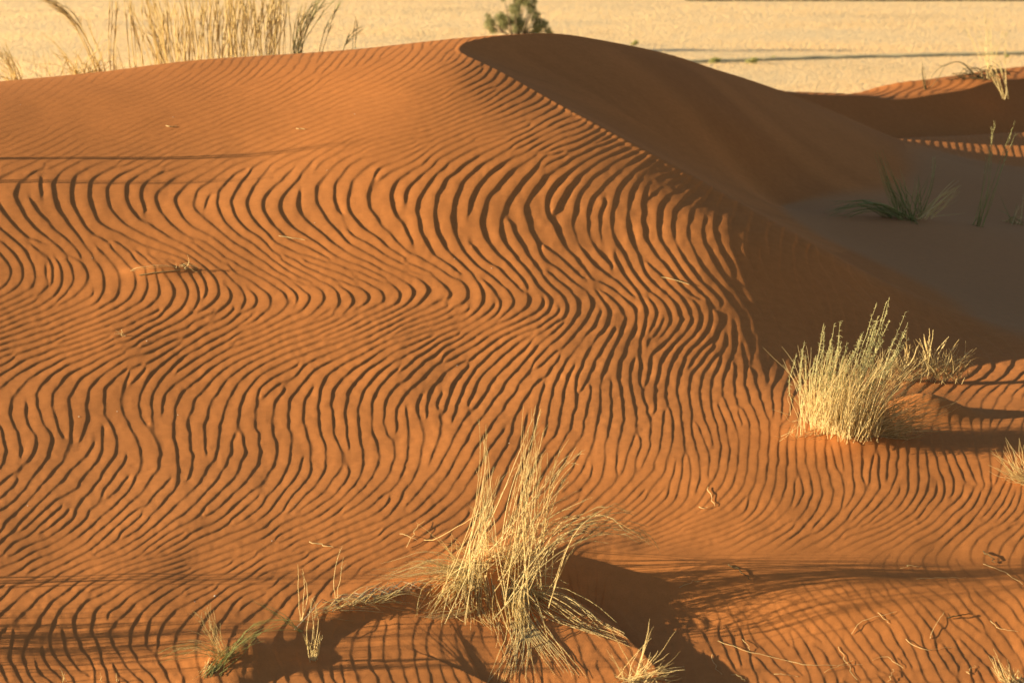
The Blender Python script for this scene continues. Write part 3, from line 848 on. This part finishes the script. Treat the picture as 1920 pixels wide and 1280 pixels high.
# ------------------------------------------------------------------ grasses in the shaded hollow
plant("grass_tussock", "green shaded tussock with long spreading blades in the dark hollow", "grass", (1705, 411), [
    ("blades", GREEN, [(1690, 412), (1640, 385, -.1), (1590, 390, -.15), (1545, 405, -.2)], 34, .05, .05, .0034, 0),
    ("blades", GREEN, [(1695, 412), (1670, 360), (1640, 285)], 14, .04, .03, .0032, 0),
    ("blades", GREEN, [(1700, 412), (1690, 370), (1668, 320)], 16, .04, .04, .0034, 0),
    ("blades", GREEN, [(1712, 412), (1718, 370), (1728, 325)], 14, .04, .03, .0034, 0),
    ("blades", GREEN, [(1725, 408), (1745, 350), (1756, 286)], 3, .01, .01, .0034, 30),
    ("straw_blades", STRAW, [(1735, 408), (1770, 370), (1808, 340)], 16, .04, .03, .0032, 0),
    ("straw_blades", STRAW, [(1730, 408), (1765, 385), (1800, 350)], 8, .04, .04, .0030, 0),
    ("blades", GREEN, [(1715, 412), (1720, 432, -.2), (1710, 440, -.25)], 5, .02, .03, .0030, 0)])
plant("grass_stalks", "tall green seed stalks at the far right whose tips reach the lit sand strip", "grass", (1832, 424), [
    ("stalks", GREEN, [(1830, 430), (1848, 350), (1856, 290), (1862, 225)], 3, .015, .015, .0036, 26),
    ("stalks", GREEN, [(1832, 430), (1865, 350), (1885, 290), (1908, 225)], 3, .015, .015, .0036, 26),
    ("stalks", GREEN, [(1832, 428), (1842, 385), (1872, 345)], 6, .02, .03, .0032, 0),
    ("stalks", GREEN, [(1832, 428), (1850, 300), (1874, 218)], 2, .01, .01, .0022, 14)])
plant("grass_tuft", "low dull green tuft at the right edge of the shaded hollow", "grass", (1900, 420), [
    ("blades", GREEN, [(1915, 424), (1895, 402), (1880, 395)], 10, .05, .06, .0034, 0),
    ("straw_blades", STRAW, [(1915, 424), (1925, 405), (1940, 395)], 10, .05, .06, .0034, 0)])

# plants on the far right dune
def far_plant(name, label, cat, px, py, Y, jobs):
    b = at(px, py, Y)
    r = thing(name, label, cat, b)
    parts = {}
    for part, mat, pts, n, bs, ts, rad, sn in jobs:
        s = parts.setdefault(part, (Strands(), mat))[0]
        qs = bundle(s, pts, Y, n, bs, ts, r0=rad, r1=rad * .4, k=9, lens=(.75, 1.0), lift=False, wob=.03)
        if sn:
            for q in qs:
                h = Strands(); parts[("seed_head", len(parts))] = (h, PLUME if mat is not GREEN else SEED)
                seeds(h, q, .5, sn, .07, .3, .0016)
    for part, (s, mat) in parts.items():
        s.build(part if isinstance(part, str) else part[0], mat, r, b)
    return r
far_plant("grass_stalks", "bent pale grass stalk rising from the dark face of the far right dune", "grass", 1888, 183, 19.6, [
    ("stalks", STRAW, [(1888, 186), (1875, 150), (1858, 118)], 4, .02, .03, .0045, 0),
    ("stalks", STRAW, [(1887, 186), (1885, 110), (1886, 45)], 2, .02, .02, .004, 10),
    ("stalks", GREEN, [(1884, 180), (1862, 130), (1852, 60)], 4, .03, .06, .004, 8)])
far_plant("dead_bush", "dark twiggy dead bush on the crest of the far right dune", "bush", 1810, 158, 20.6, [
    ("twigs", DARKTWIG, [(1830, 150), (1800, 135), (1785, 150), (1768, 152)], 9, .06, .06, .007, 0),
    ("twigs", DARKTWIG, [(1845, 148), (1815, 145), (1790, 132)], 8, .06, .06, .007, 0),
    ("twigs", DARKTWIG, [(1860, 140), (1840, 135), (1815, 150)], 12, .08, .08, .006, 0),
    ("twigs", DARKTWIG, [(1880, 135), (1862, 128), (1840, 140)], 12, .08, .08, .006, 0),
    ("blades", STRAW, [(1850, 150), (1845, 110), (1830, 40)], 8, .05, .1, .004, 6),
    ("blades", STRAW, [(1860, 145), (1858, 110), (1870, 60)], 6, .05, .1, .004, 6)])
far_plant("dead_twigs", "thin pair of dead twigs at the left end of the far right dune crest", "bush", 1738, 166, 19.9, [
    ("twigs", DARKTWIG, [(1736, 168), (1732, 145), (1731, 118)], 4, .01, .02, .006, 0),
    ("twigs", DARKTWIG, [(1738, 168), (1760, 140), (1790, 115)], 2, .01, .02, .004, 0)])

# ------------------------------------------------------------------ tall grass behind the crest, top left
YT = 14.6
def tall_clump(label, x0, n, lean, spread, hgt=(110, 260), seedn=7):
    zb = sand_height((x0 - 960) / F_PX * YT, YT)
    b = np.array([(x0 - 960) / F_PX * YT, YT, zb])
    r = thing("tall_grass", label, "grass", b, "tall straw grass behind the dune crest")
    s, h = Strands(), Strands()
    for i in range(n):
        bx = b[0] + rng.normal(0, .11); by = YT + rng.normal(0, .15)
        L = rng.uniform(*hgt) / F_PX * YT
        d = np.array([lean + rng.normal(0, spread), rng.normal(0, spread), 1.0])
        t = np.linspace(0, 1, 9)[:, None]
        q = np.array([bx, by, sand_height(bx, by) - .02]) + d * L * t + np.array([d[0], d[1], 0]) * L * .3 * t ** 2 + rng.normal(0, .006, (9, 3)) * t
        s.add(q, .0035 * rng.uniform(.7, 1.5), .0012)
        if rng.random() < .75:
            seeds(h, q, .6, seedn + 6, .08, .2, .0026)
    s.build("blades", PALESTRAW, r, b); h.build("seed_heads", PALESTRAW, r, b)
tall_clump("leftmost of the dense tall straw clumps, leaning left, behind the crest", 322, 44, -.10, .13)
tall_clump("second dense tall straw clump from the left behind the crest", 385, 46, .02, .09)
tall_clump("third dense tall straw clump from the left behind the crest", 442, 46, .03, .08)
tall_clump("rightmost of the dense tall straw clumps, thinning out, behind the crest", 508, 40, .06, .10)
def crest_plant(name, label, px, jobs, Y=14.6):
    b = np.array([(px - 960) / F_PX * Y, Y, sand_height((px - 960) / F_PX * Y, Y)])
    r = thing(name, label, "grass", b)
    parts = {}
    for part, mat, pts, n, bs, ts, rad, sn in jobs:
        s = parts.setdefault(part, (Strands(), mat))[0]
        qs = bundle(s, pts, Y, n, bs, ts, r0=rad, r1=rad * .4, k=10, lens=(.8, 1.0), lift=False, wob=.02)
        if sn:
            for q in qs:
                h = Strands(); parts[("seed_head", len(parts))] = (h, PALESTRAW if mat is not SEED else SEED)
                seeds(h, q, .45, sn, .09, .2, .0022)
    for part, (s, mat) in parts.items():
        s.build(part if isinstance(part, str) else part[0], mat, r, b)
crest_plant("grass_stalks", "tall stalk bending left with a drooping feathery plume, top left", 192, [
    ("stalks", PALESTRAW, [(205, 175), (185, 125), (150, 48), (112, 10), (62, -8)], 6, .02, .02, .005, 30),
    ("stalks", PALESTRAW, [(205, 175), (190, 110), (170, 60), (165, 0)], 3, .02, .03, .004, 0)])
crest_plant("grass_stalks", "thin upright stalks standing between the drooping plume and the dense clumps", 215, [
    ("stalks", PALESTRAW, [(212, 170), (206, 90), (213, -30)], 4, .02, .03, .005, 12),
    ("stalks", PALESTRAW, [(258, 165), (250, 80), (236, -30)], 3, .02, .03, .005, 10),
    ("stalks", PALESTRAW, [(325, 165), (300, 85), (262, 45)], 5, .02, .04, .004, 6)])
crest_plant("grass_stalks", "greenish plumed stalks leaning right of the dense tall clumps", 556, [
    ("stalks", SEED, [(548, 150), (565, 80), (590, 25), (625, -25)], 7, .03, .04, .005, 16),
    ("stalks", PALESTRAW, [(556, 150), (562, 70), (580, 10)], 9, .03, .05, .005, 8),
    ("stalks", SEED, [(590, 140), (612, 60), (640, 5)], 2, .01, .02, .005, 20)])
crest_plant("grass_stalks", "short leaning grass stalk with a dark head right of the tall grass", 650, [
    ("stalks", SEED, [(635, 130), (645, 75), (672, 55)], 2, .01, .01, .005, 14),
    ("stalks", PALESTRAW, [(665, 130), (668, 70), (680, 20)], 2, .01, .02, .004, 6)])
crest_plant("grass_tuft", "pale bent tuft at the left picture edge behind the crest", 20, [
    ("blades", PALESTRAW, [(40, 185), (22, 130), (-5, 85)], 12, .03, .05, .005, 4),
    ("blades", PALESTRAW, [(40, 185), (15, 140), (-15, 120)], 10, .03, .05, .005, 0)])
crest_plant("grass_tuft", "low pale tuft between the left edge and the plumed stalk", 150, [
    ("blades", PALESTRAW, [(150, 165), (135, 128), (110, 118)], 26, .10, .12, .005, 0),
    ("blades", PALESTRAW, [(170, 165), (175, 128), (190, 112)], 26, .10, .12, .005, 0),
    ("blades", SEED, [(85, 170), (80, 120), (78, 90)], 6, .06, .06, .004, 0),
    ("blades", SEED, [(235, 165), (225, 125), (232, 100)], 10, .08, .06, .004, 0)])

# ------------------------------------------------------------------ straws, twigs and clods lying about
def straw(name, label, pts, rad=.0016, mat=None, group=None, lift=.004, arch=.0, cat="straw"):
    c = np.array([hit(*p) for p in pts])
    c = catmull(c, 5) if len(c) > 2 else resample(c, 6)
    c = resample(c, 9) + rng.normal(0, .0035, (9, 3)) * (1, 1, 0)
    t = np.linspace(0, 1, 9)
    for i in range(9):
        c[i, 2] = max(c[i, 2], sand_height(c[i, 0], c[i, 1])) + lift + arch * math.sin(t[i] * math.pi)
    s = Strands(); s.add(c, rad, rad * .5)
    o = c[4]
    ob = s.build(name, mat or STRAW, None, o)
    ob.location = tuple(o)
    tag(ob, label, cat, group)
straw("straw", "straw lying across the big ripples on the upper middle slope", [(523, 446), (572, 452)], .003)
straw("straw", "straw at the edge of the dark ripples near the shadow boundary", [(1237, 521), (1262, 526), (1292, 535)], .003)
straw("straw", "pale straw above the thin grass stalks at the lower left", [(580, 1020), (600, 1023), (625, 1029)], .0022)
straw("straw", "tiny straw on the smooth upper left slope", [(311, 237), (322, 240), (331, 238)], .004)
straw("straw", "tiny straw on the faint shadow line of the upper slope", [(555, 243), (572, 245)], .003)
for lab, pts in [("upright straw on the lit ripples below the dune shadow", [(1326, 914), (1334, 930), (1338, 950)]),
                 ("short pale straw at the foot of the upright straw", [(1308, 953), (1322, 955), (1333, 950)])]:
    straw("straw", lab, pts, .0016)
G = "dry straws scattered on the rippled sand at the lower right"
for i, pts in enumerate([[(1345, 1202), (1400, 1222), (1480, 1241)], [(1389, 1200), (1400, 1210), (1406, 1222)], [(1478, 1240), (1520, 1250), (1620, 1247)], [(1637, 1240), (1660, 1234), (1692, 1256)],
            [(1698, 1200), (1730, 1220), (1790, 1213)], [(1741, 1198), (1755, 1175), (1769, 1150)], [(1855, 1166), (1872, 1182), (1908, 1186)], [(1845, 1060), (1880, 1076), (1918, 1098)],
            [(1645, 1150), (1655, 1160), (1668, 1170)], [(1602, 1192), (1607, 1172), (1680, 1150)], [(1372, 1265), (1385, 1268), (1400, 1278)], [(1450, 1267), (1490, 1270)],
            [(1570, 1215), (1585, 1240), (1604, 1275)], [(1275, 1106), (1295, 1096), (1316, 1093)], [(1720, 1086), (1760, 1086), (1812, 1085)], [(1690, 1066), (1712, 1064), (1728, 1066)],
            [(1335, 1228), (1338, 1250), (1352, 1266)], [(1545, 1262), (1575, 1252), (1600, 1238)], [(1815, 1265), (1818, 1255), (1828, 1250)], [(1668, 1278), (1676, 1255)]]):
    straw("straw", "dry straw scattered on the rippled sand at the lower right", pts, .0010, None, G, .002, .005 if i % 2 else .001)
for lab, pts, m in [("dark stick leaning by the clod on the smooth ledge", [(1366, 1060), (1392, 1080), (1408, 1094)], DARKTWIG),
                    ("dark twig lying among the ripples at the lower right", [(1775, 1164), (1797, 1158), (1822, 1154)], DARKTWIG),
                    ("dark twig at the right end of the smooth ledge", [(1843, 1036), (1853, 1046), (1864, 1056)], DARKTWIG)]:
    straw("twig", lab, pts, .003, m, None, .004, .006, "twig")
for lab, pts in [("curved straw standing off the sand left of the large tussock", [(752, 1003), (766, 1014), (786, 1017)]), ("thin straw leaning beside the curved straw", [(762, 1028), (778, 1000), (796, 977)])]:
    straw("straw", lab, pts, .0012, None, None, .004, .01)
plant("dry_sprig", "small dry forked sprig on the left slope", "twig", (232, 632), [
    ("stems", STRAW, [(236, 634), (230, 622), (228, 610)], 2, .004, .006, .0022, 0), ("stems", STRAW, [(234, 632), (222, 625), (208, 620)], 2, .003, .006, .0018, 0)])
plant("dry_sprig", "half-buried dry sprig on the hump of sand on the left slope", "twig", (340, 505), [
    ("stems", STRAW, [(330, 508), (331, 498), (332, 490)], 1, .003, .003, .0026, 0), ("stems", STRAW, [(345, 505), (352, 490), (350, 474)], 2, .003, .004, .0016, 0),
    ("stems", STRAW, [(338, 500), (355, 498), (378, 508)], 4, .006, .012, .0018, 0), ("stems", OLD, [(240, 520), (290, 517), (340, 506)], 3, .004, .006, .0014, 0)])
straw("stick", "long thin half-buried stick by the sprig on the left slope", [(262, 518), (320, 511), (372, 505)], .004, OLD, None, .003, 0, "stick")

# ------------------------------------------------------------------ trees and bushes on the plain
def leaf_mesh(name, clumps, n, size, mat, parent, origin):
    v = []; f = []
    tot = sum(c[3] ** 2 for c in clumps)
    for cx, cy_, cz, r in clumps:
        for i in range(int(n * r * r / tot)):
            d = rng.normal(0, 1, 3); d /= np.linalg.norm(d)
            p = np.array([cx, cy_, cz]) + d * r * rng.uniform(.35, 1.1) * np.array([1, 1, .85])
            a = rng.normal(0, 1, 3); a /= np.linalg.norm(a); b = np.cross(a, rng.normal(0, 1, 3)); b /= np.linalg.norm(b)
            s = size * rng.uniform(.5, 1.4)
            k = len(v)
            v += [p - a * s, p + b * s * .45, p + a * s, p - b * s * .45]
            f.append((k, k + 1, k + 2, k + 3))
    me = bpy.data.meshes.new(name)
    me.from_pydata((np.array(v) - np.array(origin)).tolist(), [], f)
    me.materials.append(mat)
    o = bpy.data.objects.new(name, me); COL.objects.link(o)
    o.parent = parent
    return o
tb_ = ground_at(970, 96); TY = tb_[1]
root = thing("acacia_tree", "small grey-green acacia tree on the plain behind the dune crest", "tree", tb_)
s = Strands()
def pxw(px, py, dy=0):
    return at(px, py, TY + dy)
clumps = []
for px, py, r in [(918, 44, 13), (925, 56, 9), (938, 34, 14), (945, 50, 12), (915, 34, 7), (955, 38, 14), (965, 20, 14), (970, 4, 13), (960, -12, 12), (980, -14, 13), (985, 5, 12), (975, 38, 13), (990, 12, 8),
                  (998, 20, 8), (1004, 34, 10), (1012, 40, 11), (1020, 48, 12), (1030, 56, 9), (1008, 55, 12), (985, 50, 10), (965, 54, 9), (1000, 5, 7), (945, -8, 9)]:
    for k in range(2):
        w = pxw(px + rng.normal(0, 3), py + rng.normal(0, 3), rng.normal(0, .7))
        clumps.append((w[0], w[1], w[2], r * TY / F_PX * .85))
for c in clumps[::2]:
    e = np.array(c[:3])
    m_ = tb_ + np.array([(e[0] - tb_[0]) * .35, (e[1] - tb_[1]) * .3, .9])
    s.add(resample(catmull([tb_ + np.array([0, 0, -.1]), m_, e], 5), 8), .085, .015)
s.build("trunk", BARK, root, tb_)
leaf_mesh("crown", clumps, 7500, .07, LEAF, root, tb_)
for lab, px, py, wpx in [("low grey-green bush just behind the crest right of the tree", 1190, 86, 16), ("rounded pale green bush at the left end of the dark channel bank", 1342, 119, 20),
                         ("second green bush along the channel bank", 1412, 120, 20), ("small bush behind the second bush on the channel bank", 1449, 112, 12), ("tiny green bush farthest right along the channel bank", 1888, 108, 8)]:
    b = ground_at(px, py)
    r = thing("bush", lab, "bush", b)
    rad = wpx / 2 * b[1] / F_PX
    s = Strands()
    for k in range(7):
        s.add(np.array([b, b + np.array([rng.normal(0, .5), rng.normal(0, .5), .8]) * rad]), .012, .004)
    s.build("stems", BARK, r, b)
    leaf_mesh("foliage", [(b[0] + rng.normal(0, .45) * rad, b[1] + rng.normal(0, .4) * rad, b[2] + rad * rng.uniform(.3, .8), rad * .55) for k in range(6)], 420, .045, GREEN, r, b)

# distant scrub along the top of the picture and dry grass all over the plain
def cards(name, pts, hs, ws, mat):
    n = len(pts)
    v = np.zeros((n, 2, 3, 3), np.float32)
    a0 = rng.uniform(0, np.pi, n)
    for k in (0, 1):
        a = a0 + k * np.pi / 2
        dx = np.cos(a) * ws; dy = np.sin(a) * ws
        v[:, k, 0] = pts - np.stack([dx, dy, 0 * dx + .02], 1)
        v[:, k, 1] = pts + np.stack([dx, dy, 0 * dx - .02], 1)
        v[:, k, 2] = pts + np.stack([rng.normal(.1, .25, n) * hs, rng.normal(0, .25, n) * hs, hs], 1)
    me = bpy.data.meshes.new(name)
    N = n * 2
    me.vertices.add(N * 3); me.vertices.foreach_set('co', v.reshape(-1))
    me.loops.add(N * 3); me.loops.foreach_set('vertex_index', np.arange(N * 3, dtype=np.int32))
    me.polygons.add(N); me.polygons.foreach_set('loop_start', np.arange(0, N * 3, 3, dtype=np.int32))
    me.update(calc_edges=True)
    me.materials.append(mat)
    o = bpy.data.objects.new(name, me); COL.objects.link(o)
    return o
PALE = plant_material("pale_dry_grass", [(0, (.87, .68, .44)), (.5, (.89, .70, .46)), (1, (.91, .73, .49))], .65)
n = 500000
ty = 1 / rng.uniform(1 / 330, 1 / 42, n)
tx = rng.uniform(-.42, .42, n) * ty
keep = np.sin(tx * .09 + 2 * np.sin(ty * .05)) + np.sin(ty * .17 + np.sin(tx * .04) * 2) + rng.normal(0, 1.2, n) > -2.4
tx, ty = tx[keep], ty[keep]
pts = np.stack([tx, ty, np.zeros(len(tx))], 1).astype(np.float32)
hs = rng.uniform(.028, .052, len(tx)) * np.clip(ty / 80, 1.2, 2.2)
o = cards("dry_grass", pts, hs, hs * .55, PALE); o['kind'] = 'stuff'
SCRUB = plant_material("far_scrub", [(0, (.16, .15, .09)), (1, (.34, .30, .18))], .1)
n = 5000
tx = rng.uniform(-.12, .42, n); ty = 232 + 14 * rng.random(n) + 25 * (tx < .1)
pts = np.stack([tx * ty, ty, 0 * tx], 1).astype(np.float32)
o = cards("distant_scrub", pts, rng.uniform(.2, .7, n), rng.uniform(.2, .5, n), SCRUB); o['kind'] = 'stuff'

# tussocks standing just left of the frame: their long shadows cross the sand
for lab, x, y, n, h, sp, br, rad in [("tussock of upright straw just beyond the left edge, lower down", -2.30, 5.32, 120, (.18, .5), .16, .10, .0022),
                                     ("sparse upright stalks just beyond the left edge near the front", -2.35, 5.85, 12, (.3, .55), .05, .03, .0030),
                                     ("tight bunch of upright stalks beyond the left edge high on the slope", -3.50, 10.30, 13, (.5, .75), .025, .012, .0035),
                                     ("single thick stalk bunch beyond the left edge at mid slope", -3.42, 9.95, 8, (.35, .5), .03, .012, .0035)]:
    b = np.array([x, y, sand_height(x, y)])
    r = thing("grass_tussock", lab, "grass", b)
    s = Strands()
    tuft(s, b, n, h, (br, br), (.0, .0), sp, rad, 8, .12)
    s.build("blades", STRAW, r, b)

# white quartz grains glinting on the slope
def grain(px, py, size):
    p = hit(px, py)
    v = rng.normal(0, 1, (12, 3)); v /= np.linalg.norm(v, axis=1, keepdims=True)
    import bmesh
    bm = bmesh.new()
    for q in v: bm.verts.new((q * size * np.array([1, .8, .7])).tolist())
    bmesh.ops.convex_hull(bm, input=bm.verts)
    me = bpy.data.meshes.new("pebble"); bm.to_mesh(me); bm.free()
    me.materials.append(QUARTZ)
    o = bpy.data.objects.new("pebble", me); COL.objects.link(o)
    o.location = tuple(p + np.array([0, 0, size * .4]))
    tag(o, "tiny white pebble on the lit rippled slope", "pebble", "white pebbles scattered on the lit slope")
QUARTZ, nt, p = new_mat("white_quartz")
nn = noise_node(nt, 300)
nt.links.new(ramp(nt, nn.outputs[0], [(.3, (.6, .55, .45)), (.7, (.85, .82, .75))]).outputs[0], p.inputs['Base Color'])
for px, py in [(613, 321), (665, 215), (852, 487), (922, 503), (220, 772), (148, 782), (173, 485), (606, 534), (275, 640), (334, 779), (590, 420), (857, 686), (52, 949), (554, 948), (403, 1118), (365, 1130), (510, 1015), (38, 198), (325, 221), (955, 832)]:
    grain(px, py, rng.uniform(.0022, .0042))
